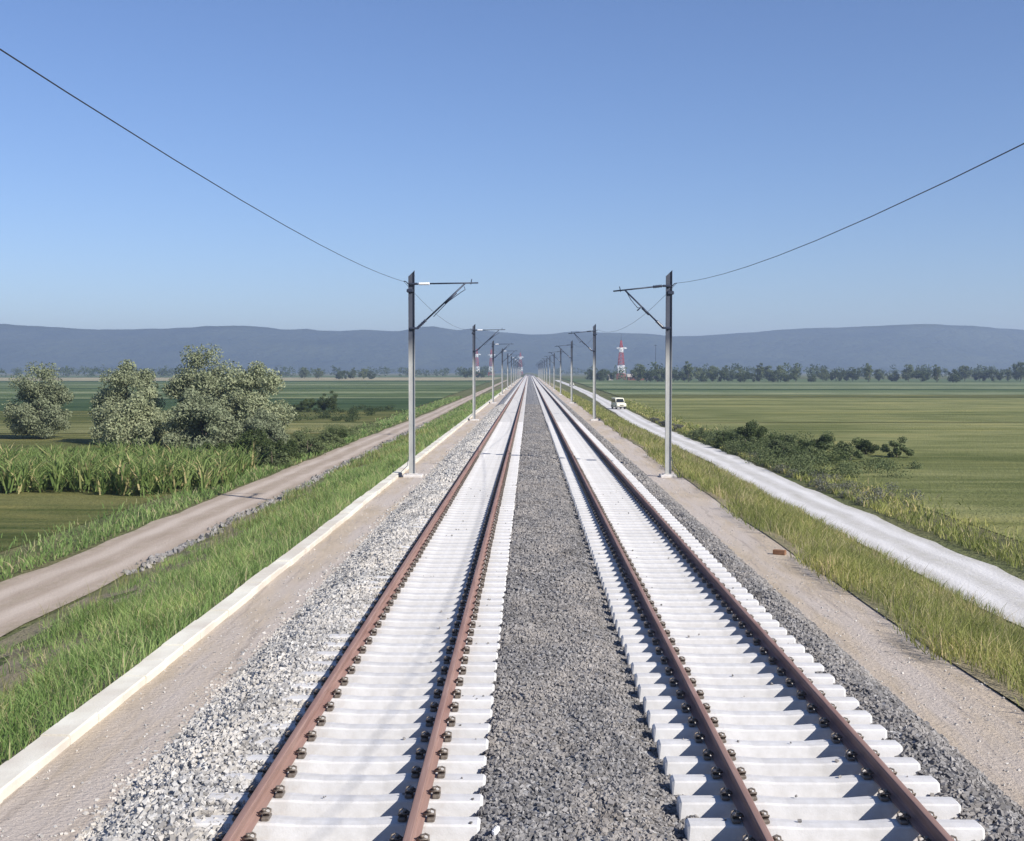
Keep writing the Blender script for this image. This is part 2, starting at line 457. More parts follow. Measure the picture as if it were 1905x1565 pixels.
# hills
RX = [-2600, -1200, -600, 0, 200, 452, 500, 545, 570, 600, 640, 690, 740, 765, 800, 850, 880, 920, 985, 1020, 1080, 1110, 1160, 1205, 1240, 1290, 1400, 1465, 1700, 1905, 2500, 3600, 5000]
RY = [612, 606, 616, 601, 612, 605, 608, 613, 610, 613, 614, 611, 616, 612, 606, 613, 610, 615, 620, 620, 614, 618, 619, 620, 625, 623, 616, 611, 604, 614, 606, 618, 610]
def hill_z(x, y):
    D = 4200.0
    px = VX + x / D * FPX
    h = (HV - np.interp(px, RX, RY)) / FPX * D + 3.9
    w = np.clip((y - 3300) / (D - 3300), 0, 1); w = w * w * (3 - 2 * w)
    back = np.clip((6200 - y) / (6200 - D), 0, 1)
    z = h * np.minimum(w, back)
    n = (fbm(x * .0028, y * .0035, 11, 5) - .5) * 80 * w * np.clip((D - y) / 300, 0, 1)
    n2 = (fbm(x * .03, y * .03, 12, 2) - .5) * 5 * w
    return z + n + n2 - 4
o = link('hills', grid_mesh('hills', np.arange(-5200, 5400, 40.), np.unique(np.concatenate([np.arange(3300, 4300, 50.), np.arange(4300, 6300, 250.)])), hill_z, M['hill']))
tag(o, kind='structure')

# ------------------------------------------------------------------ ballast
TL, TR = -1.77, 2.76          # track centres
BX = np.array([-4.65, -4.4, -4.15, -3.9, -3.7, -3.5, -3.3, -3.1, -2.95, -2.8, -2.66, -2.5, -1.77, -1.0, -.55, -.44, -.34, -.15, .15, .45, .75, .98, 1.14, 1.28, 1.40, 1.55, 1.8, 2.1, 2.76, 3.4, 3.85, 4.08, 4.2, 4.4, 4.55, 4.75, 4.95, 5.15, 5.35])
BZ = np.array([-.87, -.74, -.60, -.45, -.33, -.255, -.215, -.20, -.195, -.205, -.24, -.35, -.385, -.385, -.35, -.245, -.21, -.20, -.20, -.205, -.215, -.235, -.265, -.31, -.34, -.345, -.36, -.38, -.385, -.385, -.36, -.285, -.27, -.275, -.31, -.42, -.56, -.70, -.88])
def bed(x): return np.interp(x, BX, BZ)
def bed_z(x, y):
    n = (fbm(x * 3.1, y * 3.1, 21, 3) - .5) * .085 + (fbm(x * 11, y * 11, 23, 2) - .5) * .045
    intrack = ((x > -2.5) & (x < -.5)) | ((x > 1.7) & (x < 3.95))
    return bed(x) + np.where(intrack, n * .4, n) - .01
bx = np.unique(np.concatenate([np.arange(-4.65, -2.5, .07), np.linspace(-2.5, -.55, 6), np.arange(-.55, 1.85, .07), np.linspace(1.85, 3.9, 6), np.arange(3.9, 5.4, .07)]))
by = np.unique(np.concatenate([np.arange(0, 8, .5), np.arange(8, 24, .08), np.arange(24, 60, .3), np.arange(60, 150, 1.5), np.arange(150, 1500, 30)]))
o = link('ballast_bed', grid_mesh('ballast_bed', bx, by, bed_z, M['ballast'], smooth=False)); tag(o, kind='structure')

# loose stones on top of the bed
OCT_V = np.array([(1, 0, 0), (-1, 0, 0), (0, 1, 0), (0, -1, 0), (0, 0, 1), (0, 0, -1)], float)
OCT_F = np.array([(0, 2, 4), (2, 1, 4), (1, 3, 4), (3, 0, 4), (2, 0, 5), (1, 2, 5), (3, 1, 5), (0, 3, 5)])
CUB_V = np.array([(i, j, k) for k in (-.7, .7) for j in (-.75, .75) for i in (-.75, .75)], float)
CUB_F = np.array([(0, 2, 3, 1), (4, 5, 7, 6), (0, 1, 5, 4), (2, 6, 7, 3), (0, 4, 6, 2), (1, 3, 7, 5)])
def stones(name, P, S, mat, label, kind='stuff'):
    n = len(P)
    V = CUB_V[None] * (1 + rng.uniform(-.42, .42, (n, 8, 3)))
    V = V * (S[:, None, None] * rng.uniform(.55, 1.1, (n, 1, 3)))
    q = rng.normal(size=(n, 4)); q /= np.linalg.norm(q, axis=1)[:, None]
    w, x, y, z = q.T
    Rm = np.stack([np.stack([1 - 2 * (y * y + z * z), 2 * (x * y - z * w), 2 * (x * z + y * w)], -1),
                   np.stack([2 * (x * y + z * w), 1 - 2 * (x * x + z * z), 2 * (y * z - x * w)], -1),
                   np.stack([2 * (x * z - y * w), 2 * (y * z + x * w), 1 - 2 * (x * x + y * y)], -1)], 1)
    V = np.einsum('nij,nkj->nki', Rm, V) + P[:, None, :]
    F = (CUB_F[None] + (np.arange(n) * 8)[:, None, None]).reshape(-1, 4)
    o = link(name, np_mesh(name, V.reshape(-1, 3), F, mat))
    tag(o, label, None, None, kind)
    return o
def scatter_bed(x0, x1, y0, y1, dens, smin, smax):
    n = int((x1 - x0) * (y1 - y0) * dens)
    x = rng.uniform(x0, x1, n); y = rng.uniform(y0, y1, n)
    s = rng.uniform(smin, smax, n)
    z = bed_z(x, y) + s * .25
    return np.stack([x, y, z], -1), s
def cat(*a): return np.concatenate([q[0] for q in a]), np.concatenate([q[1] for q in a])
def three(x0, x1, d, k=1.0):
    return cat(scatter_bed(x0, x1, 8.5, 22, d, .016 * k, .038 * k), scatter_bed(x0, x1, 22, 45, d * .5, .023 * k, .046 * k), scatter_bed(x0, x1, 45, 80, d * .14, .033 * k, .06 * k), scatter_bed(x0, x1, 80, 150, d * .05, .035 * k, .06 * k))
P, S = cat(three(-4.5, -2.62, 520, 1.05), three(-4.75, -4.3, 60, 1.0))
P[:, 2] = np.maximum(P[:, 2], -.755)
stones('ballast_stones', P, S, M['stone_pale'], 'loose pale ballast stones on the shoulder beside the sandy kerb path')
P, S = three(-.50, 1.72, 760, .82)
stones('ballast_stones', P, S, M['stone_grey'], 'loose grey ballast stones between the two tracks')
P, S = three(3.98, 5.2, 430)
stones('ballast_stones', P, S, M['stone_grey'], 'loose grey ballast stones on the shoulder below the bare sandy strip')

n = 700
x = np.concatenate([rng.uniform(-3.05, -.5, n // 2), rng.uniform(1.5, 4.05, n // 2)])
row = rng.integers(0, 60, n); y = 9.2 + row * .6 + rng.uniform(-.09, .09, n)
okk = np.all(np.abs(x[:, None] - np.array([-2.5225, -1.0175, 2.0075, 3.5125])[None]) > .16, axis=1)
edge = (np.minimum(np.abs(x + 3.1), np.abs(x + .44)) < .35) | (rng.random(n) < .25)
x, y = x[okk & edge], y[okk & edge]
stones('stray_stones', np.stack([x, y, np.full(len(x), -.178)], -1), rng.uniform(.008, .022, len(x)), M['stone_grey'], 'stray ballast stones lying on the sleepers')
# scattered pebbles on the sandy strips and rubble by the dirt track
n = 1300
x = np.concatenate([-4.4 - 1.25 * rng.random(n) ** 1.6, rng.uniform(5.1, 6.8, n)]); y = 9 + 75 * rng.random(2 * n) ** 1.7
stones('pebbles', np.stack([x, y, gz(x) + .018], -1), rng.uniform(.006, .022, 2 * n), M['stone_pale'], 'small pebbles scattered over the sandy strips')
n = 1500
y = rng.uniform(38, 150, n); x = -12.4 + rng.normal(0, .16, n) + (fbm(y * .3, y * 0, 4) - .5) * .5
stones('rubble', np.stack([x, y, gz(x) + .06], -1), rng.uniform(.03, .13, n), M['stone_grey'], 'line of broken rubble along the edge of the dirt track')

# ------------------------------------------------------------------ sleepers
SP = 0.6
def sleeper_mb(far=False):
    m = MB()
    st = [(-1.33, -.205, .085), (-1.305, -.186, .097), (-.52, -.182, .100), (-.30, -.198, .092), (.30, -.198, .092), (.52, -.182, .100), (1.305, -.186, .097), (1.33, -.205, .085)]
    vs = []
    for x, zt, hw in st:
        zb = -.42
        vs += [(x, -.152, zb), (x, -hw - .012, zt - .022), (x, -hw, zt - .004), (x, 0, zt + .002), (x, hw, zt - .004), (x, hw + .012, zt - .022), (x, .152, zb)]
    fs = []
    for i in range(len(st) - 1):
        for k in range(6):
            a = i * 7 + k
            fs.append((a, a + 7, a + 8, a + 1))
    fs.append(tuple(range(0, 7))); e = (len(st) - 1) * 7; fs.append(tuple(e + k for k in range(6, -1, -1)))
    m.add(vs, fs)
    return m
def clip_mb(mx=0.0, sgn=1, m=None, mi=0, x0=0.0):
    """spring clip with screw, standing outside the rail foot, sgn = direction away from rail"""
    m = m or MB()
    q = lambda x, y, z: (x0 + sgn * x, y, z)
    for s in (-1, 1):
        m.tube([q(-.012, s * .018, -.128), q(.02, s * .05, -.118), q(.055, s * .062, -.105), q(.085, s * .048, -.112), q(.088, s * .02, -.135), q(.05, s * .012, -.15)], .0095, 6, mi)
    m.tube([q(.032, 0, -.178), q(.032, 0, -.115)], .013, 8, mi)
    m.tube([q(.032, 0, -.132), q(.032, 0, -.124)], .034, 10, mi)
    m.tube([q(.032, 0, -.115), q(.032, 0, -.088)], .021, 6, mi)
    m.box(q(.055, 0, -.165), (.075, .15, .034), mi, .008)
    return m
RAILX = (-.7525, .7525)
clip_spots = [(r + s * .076, s) for r in RAILX for s in (-1, 1)]
sl_mesh = sleeper_mb().mesh('sleeper', M['concrete'])
clip_meshes = {s: clip_mb(sgn=s).mesh('rail_clip', M['clip']) for s in (-1, 1)}
# a farther sleeper carries its clips inside one mesh
fm = sleeper_mb()
for cx, s in clip_spots:
    fm.tube([(cx + s * .032, 0, -.178), (cx + s * .032, 0, -.09)], .03, 6, 1)
    fm.box((cx + s * .035, 0, -.15), (.10, .13, .05), 1, .012)
far_mesh = fm.mesh('sleeper', [M['concrete'], M['clip']])
N_IND, N_CLIP, Y0 = 149, 82, 9.2
for tx, lab, grp in ((TL, 'pale concrete sleeper of the track beside the sandy kerb path', 'sleepers of the left track'),
                     (TR, 'pale concrete sleeper of the track on the gravel road side', 'sleepers of the right track')):
    for i in range(N_IND):
        near = i < N_CLIP
        o = link('sleeper', sl_mesh if near else far_mesh)
        o.location = (tx + random.uniform(-.008, .008), Y0 + i * SP + random.uniform(-.006, .006), random.uniform(-.002, .002))
        o.rotation_euler = (0, 0, random.uniform(-.003, .003))
        tag(o, lab, 'sleeper', grp)
        if near:
            for cx, s in clip_spots:
                c = link('rail_clip', clip_meshes[s], o); c.location = (cx, 0, 0)
# the rest as one mass
mm = MB()
y = Y0 + N_IND * SP
while y < 1000:
    for tx in (TL, TR):
        mm.add([(tx - 1.33, y - .15, -.42), (tx + 1.33, y - .15, -.42), (tx + 1.33, y - .12, -.185), (tx - 1.33, y - .12, -.185),
                (tx - 1.33, y + .12, -.185), (tx + 1.33, y + .12, -.185), (tx + 1.33, y + .15, -.42), (tx - 1.33, y + .15, -.42)],
               [(0, 1, 2, 3), (3, 2, 5, 4), (4, 5, 6, 7), (0, 3, 4, 7), (1, 6, 5, 2)])
        if y < 300:
            for cx, s in clip_spots: mm.box((tx + cx + s * .035, y, -.145), (.10, .12, .07), 1)
    y += SP
o = mm.build('sleepers', [M['concrete'], M['clip']])
tag(o, 'distant concrete sleepers of both tracks running to the horizon', None, None, 'stuff')

# ------------------------------------------------------------------ rails
prof = [(-.075, -.172), (.075, -.172), (.075, -.160), (.030, -.145), (.009, -.130), (.009, -.052), (.030, -.042), (.036, -.036), (.036, -.010), (.028, -.002), (.012, 0),
        (-.012, 0), (-.028, -.002), (-.036, -.010), (-.036, -.036), (-.030, -.042), (-.009, -.052), (-.009, -.130), (-.030, -.145), (-.075, -.160)]
def rail(x, label):
    m = MB(); n = len(prof)
    ys = list(np.concatenate([np.arange(2, 60, 6), np.arange(60, 300, 30), np.arange(300, 1501, 150)]))
    vs = [(a, yy, b) for yy in ys for a, b in prof]
    fs = [(j * n + k, j * n + (k + 1) % n, (j + 1) * n + (k + 1) % n, (j + 1) * n + k) for j in range(len(ys) - 1) for k in range(n)]
    fs = [f[::-1] for f in fs]
    fs.append(tuple(range(n))); fs.append(tuple(range(len(ys) * n - 1, (len(ys) - 1) * n - 1, -1)))
    m.add(vs, fs)
    o = m.build('rail', M['rail']); o.location = (x, 0, 0)
    tag(o, label, 'rail', 'running rails')
rail(TL + RAILX[0], 'rusty brown rail next to the pale ballast shoulder, leftmost of four')
rail(TL + RAILX[1], 'rusty brown rail, second of four, casting a saw-toothed shadow on the left track')
rail(TR + RAILX[0], 'rusty rail with its dark shaded side, third of four, beside the central ballast')
rail(TR + RAILX[1], 'rusty rail at the outer edge of the right track, rightmost of four')

# ------------------------------------------------------------------ kerb / cable trough
def kx(y): return -5.88
m = MB(); y = 4.0; lids = MB()
prev = None
while y < 700:
    L = 1.0 if y < 120 else 12.0
    a, b = kx(y), kx(y + L)
    dz = random.uniform(-.014, .014); dx = random.uniform(-.016, .016)
    gapw = .012 if y < 120 else 0
    vs = []
    for yy, c in ((y + gapw, a + dx), (y + L - gapw, b + dx)):
        vs += [(c - .19, yy, -1.05), (c - .19, yy, -.645 + dz), (c - .17, yy, -.625 + dz), (c + .17, yy, -.625 + dz), (c + .19, yy, -.645 + dz), (c + .19, yy, -1.05)]
    fs = [(k, k + 6, k + 7, k + 1) for k in range(5)] + [(0, 1, 2, 3, 4, 5), (11, 10, 9, 8, 7, 6)]
    m.add(vs, fs)
    y += L
o = m.build('kerb', M['kerb']); tag(o, 'long cream concrete kerb edging the sandy path above the grass bank', 'kerb', kind='thing')

# ------------------------------------------------------------------ masts
def ibeam(m, h, wx, fy, mi=0):
    """post with its web across the track and two flanges, oblique top"""
    t, tw = .016, .014
    def zt(x): return h - .13 + .13 * (x / wx + .5) * 2 - .0
    for sx in (-1, 1):
        x0, x1 = (-wx / 2, -wx / 2 + t) if sx < 0 else (wx / 2 - t, wx / 2)
        vs = [(x0, -fy, 0), (x1, -fy, 0), (x1, fy, 0), (x0, fy, 0), (x0, -fy, zt(x0)), (x1, -fy, zt(x1)), (x1, fy, zt(x1)), (x0, fy, zt(x0))]
        m.add(vs, [(3, 2, 1, 0), (4, 5, 6, 7), (0, 1, 5, 4), (1, 2, 6, 5), (2, 3, 7, 6), (3, 0, 4, 7)], mi)
    x0, x1 = -wx / 2 + t, wx / 2 - t
    vs = [(x0, -tw / 2, 0), (x1, -tw / 2, 0), (x1, tw / 2, 0), (x0, tw / 2, 0), (x0, -tw / 2, zt(x0)), (x1, -tw / 2, zt(x1)), (x1, tw / 2, zt(x1)), (x0, tw / 2, zt(x0))]
    m.add(vs, [(4, 5, 6, 7), (0, 1, 5, 4), (2, 3, 7, 6)], mi)

def rod(a, b, r, mat, name, parent, n=8):
    m = MB(); m.tube([a, b], r, n); return m.build(name, mat, parent)
def insulator(a, b, mat, name, parent):
    a, b = Vector(a), Vector(b)
    pts, rs = [], []
    k = 13
    for i in range(k):
        pts.append(a + (b - a) * (i / (k - 1))); rs.append(.028 if i in (0, k - 1) else (.075 if i % 2 else .045))
    m = MB(); m.tube(pts, rs, 10); return m.build(name, mat, parent)

def make_mast(side, x, y, label, group, style):
    """side=+1: arm towards +X"""
    r = empty('catenary_mast', (x, y, -.765)); tag(r, label, 'catenary mast', group)
    H = 8.92
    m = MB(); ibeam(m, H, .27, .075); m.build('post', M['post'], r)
    m = MB(); m.box((.05, -.05, .05), (.85, .75, .14), 0, .03); m.box((0, 0, .135), (.46, .40, .03), 0, .008)
    m.build('footing', M['footing'], r)
    m = MB(); m.box((-side * .48, -.42, .12), (.16, .16, .20), 0, .02); m.tube([(-side * .48, -.42, .2), (-side * .2, -.1, .5), (-side * .15, -.09, .9)], .012, 6)
    m.build('earth_box', M['dark_steel'], r)
    s = side; z0 = .765
    # brackets on the post
    for zz in (style['ztop'], style['zlow']):
        m = MB()
        m.box((s * .10, 0, zz + z0), (.34, .22, .09), 0, .012)
        m.tube([(s * .2, 0, zz + z0), (s * .3, 0, zz + z0)], .03, 8)
        m.build('bracket', M['dark_steel'], r)
    m = MB(); m.box((-s * .06, 0, style['ztop'] - .30 + z0), (.30, .20, .16), 0, .03)
    m.build('clamp', M['dark_steel'], r)
    # wire hook on the outside
    m = MB(); m.tube([(-s * .13, 0, style['ztop'] + z0 - .02), (-s * .24, 0, style['ztop'] + z0 + .10), (-s * .34, 0, style['ztop'] + z0 + .12)], .022, 6)
    m.build('wire_hook', M['dark_steel'], r)
    zt, zl, rt, tip, ri = style['ztop'] + z0, style['zlow'] + z0, style['reach'], style['ztip'] + z0, style['inner']
    a = Vector((s * .30, 0, zt)); b = Vector((s * rt, 0, tip))
    c = a + (b - a) * .19
    insulator(a, c, M[style['ins']], 'insulator', r)
    m = MB(); m.tube([c, b], .032, 8)
    e = a + (b - a) * ((rt - .36) / rt)
    m.tube([e + Vector((0, 0, -.06)), e + Vector((s * .03, 0, .12)), e + Vector((s * .05, 0, .17))], .022, 6)
    m.build('top_tube', M['dark_steel'], r)
    a2 = Vector((s * .24, 0, zl)); b2 = a + (b - a) * (ri / rt)
    c2 = a2 + (b2 - a2) * .19
    insulator(a2, c2, M['insul'], 'insulator', r)
    rod(c2, b2, .036, M['dark_steel'], 'strut', r)
    dv = (b2 - a2); nn = Vector((dv.z, 0, -dv.x)).normalized() * (1 if s > 0 else -1)
    m = MB()
    if style['kind'] == 'pull':
        m.tube([a2 + dv * .40 - Vector((0, 0, .0)) + nn * .10, a2 + dv * .62 + nn * .075, a2 + dv * .86 + nn * .16, a2 + dv * .93 + nn * .20, a2 + dv * .95 + nn * .07], .017, 6)
        m.tube([a2 + dv * .30 + nn * .12, a2 + dv * .60 + nn * .07], .017, 6)
        m.tube([a2 + dv * .56 + nn * .03, a2 + dv * .80 + nn * .03], .052, 8)
    else:
        m.tube([a2 + dv * .55 + nn * .02, a2 + dv * .60 + nn * .16, a2 + dv * .78 + nn * .12, a2 + dv * .93 + nn * .02], .018, 6)
        m.tube([a2 + dv * .56 + nn * .02, a2 + dv * .57 + nn * .26], .03, 6)
        m.tube([a2 + dv * .36 + nn * .02, a2 + dv * .54 + nn * .02], .055, 8)
    m.build('registration_arm', M['dark_steel'], r)
    return r

ORD = ['nearest', 'second', 'third', 'fourth', 'fifth', 'sixth', 'seventh', 'eighth', 'ninth', 'tenth', 'eleventh', 'twelfth', 'thirteenth', 'fourteenth']
STL = dict(ztop=7.70, zlow=5.76, reach=2.92, ztip=7.74, inner=2.30, ins='insul_white', kind='pull')
STR = dict(ztop=7.60, zlow=5.77, reach=2.43, ztip=7.37, inner=1.86, ins='insul', kind='push')
def copy_tree(src, loc):
    c = src.copy(); COL.objects.link(c); c.location = loc
    for ch in src.children:
        d = ch.copy(); COL.objects.link(d); d.parent = c; d.matrix_parent_inverse = ch.matrix_parent_inverse
    return c
NM = 13
GL, GR = 'catenary masts along the kerb path', 'catenary masts along the gravel road side'
def lab_l(k): return ('tall steel mast with horizontal arm standing beside the kerb, nearest of its row' if k == 0 else
                      f'{ORD[k]} steel mast from the viewer in the row beside the cream kerb')
def lab_r(k): return ('tall steel mast with drooping arm above the gravel road bank, nearest of its row' if k == 0 else
                      f'{ORD[k]} steel mast from the viewer in the row on the gravel road side')
ML = make_mast(1, -5.14, 53.8, lab_l(0), GL, STL)
MR = make_mast(-1, 6.11, 53.8, lab_r(0), GR, STR)
masts_y = [53.8 + 61.0 * k for k in range(NM)]
for k in range(1, NM):
    o = copy_tree(ML, (-5.14, masts_y[k], -.765)); tag(o, lab_l(k))
    o = copy_tree(MR, (6.11, masts_y[k], -.765)); tag(o, lab_r(k))
def earth_wire(x, z, label, sag):
    m = MB(); pts = []
    ys = [masts_y[0] - 61.0] + masts_y[:8]
    for a, b in zip(ys[:-1], ys[1:]):
        for i in range(14):
            u = i / 14
            pts.append((x, a + (b - a) * u, z - 4 * sag * u * (1 - u)))
    pts.append((x, ys[-1], z))
    m.tube(pts, .0085, 6)
    o = m.build('overhead_wire', M['wire']); tag(o, label, 'wire', 'earth wires slung from mast to mast')
earth_wire(-5.47, 7.80, 'thin dark wire sagging between the mast tops above the kerb', .66)
earth_wire(6.44, 7.72, 'thin dark wire sagging between the mast tops on the gravel road side', .92)

# ------------------------------------------------------------------ grass, crops
def blades(name, x, y, z, h, w, mat, label, lean=.5):
    n = len(x)
    a = rng.uniform(0, 2 * np.pi, n)
    dx, dy = np.cos(a) * w / 2, np.sin(a) * w / 2
    l = rng.normal(0, lean, (n, 2)) * h[:, None]
    base = np.stack([x, y, z], -1)
    v0 = base + np.stack([-dx, -dy, np.zeros(n)], -1); v1 = base + np.stack([dx, dy, np.zeros(n)], -1)
    mid = base + np.stack([l[:, 0] * .35, l[:, 1] * .35, h * .6], -1)
    v2 = mid + np.stack([dx * .8, dy * .8, 0 * dx], -1); v3 = mid - np.stack([dx * .8, dy * .8, 0 * dx], -1)
    v4 = base + np.stack([l[:, 0], l[:, 1], h], -1)
    V = np.stack([v0, v1, v2, v3, v4], 1).reshape(-1, 3)
    b = (np.arange(n) * 5)[:, None]
    F = np.concatenate([b + np.array([[0, 1, 2]]), b + np.array([[0, 2, 3]]), b + np.array([[3, 2, 4]])])
    o = link(name, np_mesh(name, V, F, mat)); tag(o, label, None, None, 'stuff')
def grass_field(name, x0, x1, mat, label, thr, bias, hmul=1, seed=0):
    xs, ys = [], []
    for y0, y1, d in ((14, 34, 190), (34, 70, 120), (70, 140, 45), (140, 320, 12)):
        n = int((x1 - x0) * (y1 - y0) * d)
        xs.append(rng.uniform(x0, x1, n)); ys.append(rng.uniform(y0, y1, n))
    x = np.concatenate(xs); y = np.concatenate(ys)
    d = fbm(x * .9, y * .45, seed, 3) + bias(x)
    keep = d > thr + rng.uniform(-.10, .10, len(x))
    x, y, d = x[keep], y[keep], d[keep]
    far = np.clip(y / 50, .7, 4)
    h = rng.uniform(.12, .34, len(x)) * (0.7 + 1.3 * np.clip(d - thr, 0, .5)) * hmul
    w = rng.uniform(.012, .03, len(x)) * far
    blades(name, x, y, ground_z(x, y) + .08, h, w, mat, label)
grass_field('grass', -12.3, -6.06, M['grass'], 'long green grass growing on the bank below the cream kerb', .42,
            lambda x: np.interp(x, [-12.3, -11.0, -9.6, -8, -6.3], [-.26, -.16, -.03, .15, .24]), 1.2, 31)
grass_field('grass', 6.4, 12.9, M['grass_dry'], 'dry yellow-green grass growing on the bank above the gravel road', .40,
            lambda x: np.interp(x, [6.5, 6.8, 7.4, 9, 11.8, 12.9], [-.22, -.06, .2, .18, .12, -.05]), 1.4, 41)
# verge weeds beside the dirt track and between the fields
n = 14000
y = 24 + 270 * rng.random(n) ** 1.5; x = -15.9 - np.abs(rng.normal(0, 1.3, n))
blades('weeds', x, y, ground_z(x, y) + .02, rng.uniform(.12, .45, n), rng.uniform(.03, .07, n) * np.clip(y / 60, .8, 3), M['grass'], 'ragged weeds along the field side of the dirt track')
n = 16000
y = 30 + 250 * rng.random(n) ** 1.5; x = 16.7 + np.abs(rng.normal(0, 1.6, n)) + np.interp(y, [160, 218, 344], [0, 1.2, 3.5])
blades('weeds', x, y, ground_z(x, y) + .02, rng.uniform(.12, .45, n), rng.uniform(.03, .07, n) * np.clip(y / 60, .8, 3), M['grass_dry'], 'ragged weeds along the field side of the gravel road')
def mixed(x0, x1, n, mat, hmin, hmax, label, y1=110, lean=.35):
    y = 13 + (y1 - 13) * rng.random(n) ** 1.4; x = rng.uniform(x0, x1, n)
    k = fbm(x * .6, y * .3, 77, 3) > .5
    x, y = x[k], y[k]
    blades('weeds', x, y, ground_z(x, y) + .04, rng.uniform(hmin, hmax, len(x)), rng.uniform(.008, .02, len(x)) * np.clip(y / 40, .8, 3), mat, label, lean)
mixed(-11.8, -6.15, 9000, M['grass_dry'], .25, .62, 'tall dry stems standing among the green grass below the kerb')
mixed(6.75, 12.6, 9000, M['straw_stem'], .3, .75, 'tall straw-coloured stems among the grass above the gravel road')
# maize
n = 1900
px, py = rng.uniform(-42, -16.2, n), rng.uniform(60, 79, n)
ok = (px < -16.2 - np.clip((py - 72) * .22, 0, 3) - 1.2 * vnoise(py * .7, py * 0, 9)) & (py > 59 + 7 * fbm(px * .25, px * 0, 13)); px, py = px[ok], py[ok]
k = 15
x = np.repeat(px, k) + rng.normal(0, .07, len(px) * k); y = np.repeat(py, k) + rng.normal(0, .07, len(px) * k)
hh = np.repeat(rng.uniform(1.1, 2.1, len(px)) * (.7 + .6 * fbm(px * .3, py * .3, 15)), k)
st = rng.uniform(0, .55, len(x)) * hh
blades('maize_crop', x, y, gz(x) + st, (hh - st) * rng.uniform(.5, 1, len(x)), rng.uniform(.06, .13, len(x)), M['corn'], 'tall green maize crop at the edge of the dirt track', .55)

# ------------------------------------------------------------------ trees and bushes
def leaf_cards(C, rad, n, size, flat=.8, up=.35):
    """n leaves spread in the shells of clumps C (k,3) radii rad"""
    k = len(C)
    idx = rng.integers(0, k, n)
    d = rng.normal(size=(n, 3)); d /= np.linalg.norm(d, axis=1)[:, None]
    r = rng.random(n) ** .45
    p = C[idx] + d * (r * rad[idx])[:, None] * np.array([1, 1, flat])
    nrm = d * .6 + rng.normal(size=(n, 3)) * .7 + np.array([0, 0, up]); nrm /= np.linalg.norm(nrm, axis=1)[:, None]
    t = np.cross(nrm, rng.normal(size=(n, 3))); t /= np.linalg.norm(t, axis=1)[:, None]
    b = np.cross(nrm, t)
    s = (size * rng.uniform(.55, 1.3, n))[:, None]
    V = np.stack([p - t * s, p - b * s * .45, p + t * s, p + b * s * .45], 1).reshape(-1, 3)
    F = (np.arange(n) * 4)[:, None] + np.array([[0, 1, 2, 3]])
    return V, F
def crown_clumps(w, d, h, zc, k, rmin, rmax, shape='round'):
    C = []
    while len(C) < k:
        p = rng.uniform(-1, 1, 3)
        l = np.linalg.norm(p)
        if l > 1 or l < .35: continue
        if shape == 'dome':
            p[2] = abs(p[2]) * 2 - 1
        if shape == 'cone': p[:2] *= (1 - .45 * (p[2] + 1) / 2)
        C.append(p * np.array([w / 2, d / 2, h / 2]) + np.array([0, 0, zc]))
    C = np.array(C)
    rad = rng.uniform(rmin, rmax, k) * min(w, h)
    return C, rad
def tree_parts(name, w, h, trunk_h, leafmat, nleaf, lsize, k=26, rmin=.12, rmax=.24, shape='round', limbs=5, low=0.0):
    ch = h - trunk_h * .7
    zc = h - ch / 2
    C, rad = crown_clumps(w * .85, w * .8, ch * .9, zc, k, rmin, rmax, shape)
    V, F = leaf_cards(C, rad, nleaf, lsize)
    V[:, 2] = np.maximum(V[:, 2], low)
    crown = np_mesh('crown', V, F, leafmat)
    m = MB()
    tr = max(.035 * h * .5, .05)
    bend = rng.normal(0, .03 * h, (3, 2))
    top = (bend[1][0] + bend[2][0], bend[1][1], h * .72)
    m.tube([(0, 0, -.3), (bend[0][0] * .3, bend[0][1] * .3, trunk_h * .5), (bend[1][0] * .6, bend[1][1] * .6, trunk_h), top], [tr * 1.3, tr, tr * .8, tr * .25], 8)
    for i in range(limbs):
        c = C[rng.integers(0, k)]
        s = np.array([bend[1][0] * .5, bend[1][1] * .5, trunk_h * rng.uniform(.75, 1.2)])
        mid = s * .5 + c * .5 + np.array([0, 0, .06 * h])
        m.tube([tuple(s), tuple(mid), tuple(c)], [tr * .55, tr * .35, tr * .12], 6)
    return crown, m.mesh('trunk', M['bark'])
def plant(kindname, parts, x, y, rz, label, catname, group=None, sc=1.0, z=None):
    o = empty(kindname, (x, y, (g(x) if z is None else z)), rz); o.scale = (sc, sc, sc * random.uniform(.93, 1.07))
    tag(o, label, catname, group)
    link('crown', parts[0], o); link('trunk', parts[1], o)
    return o
def bush_parts(w, h, leafmat, nleaf, lsize, k=14):
    return tree_parts('b', w, h, h * .15, leafmat, nleaf, lsize, k, .16, .28, 'dome', 5, .02)

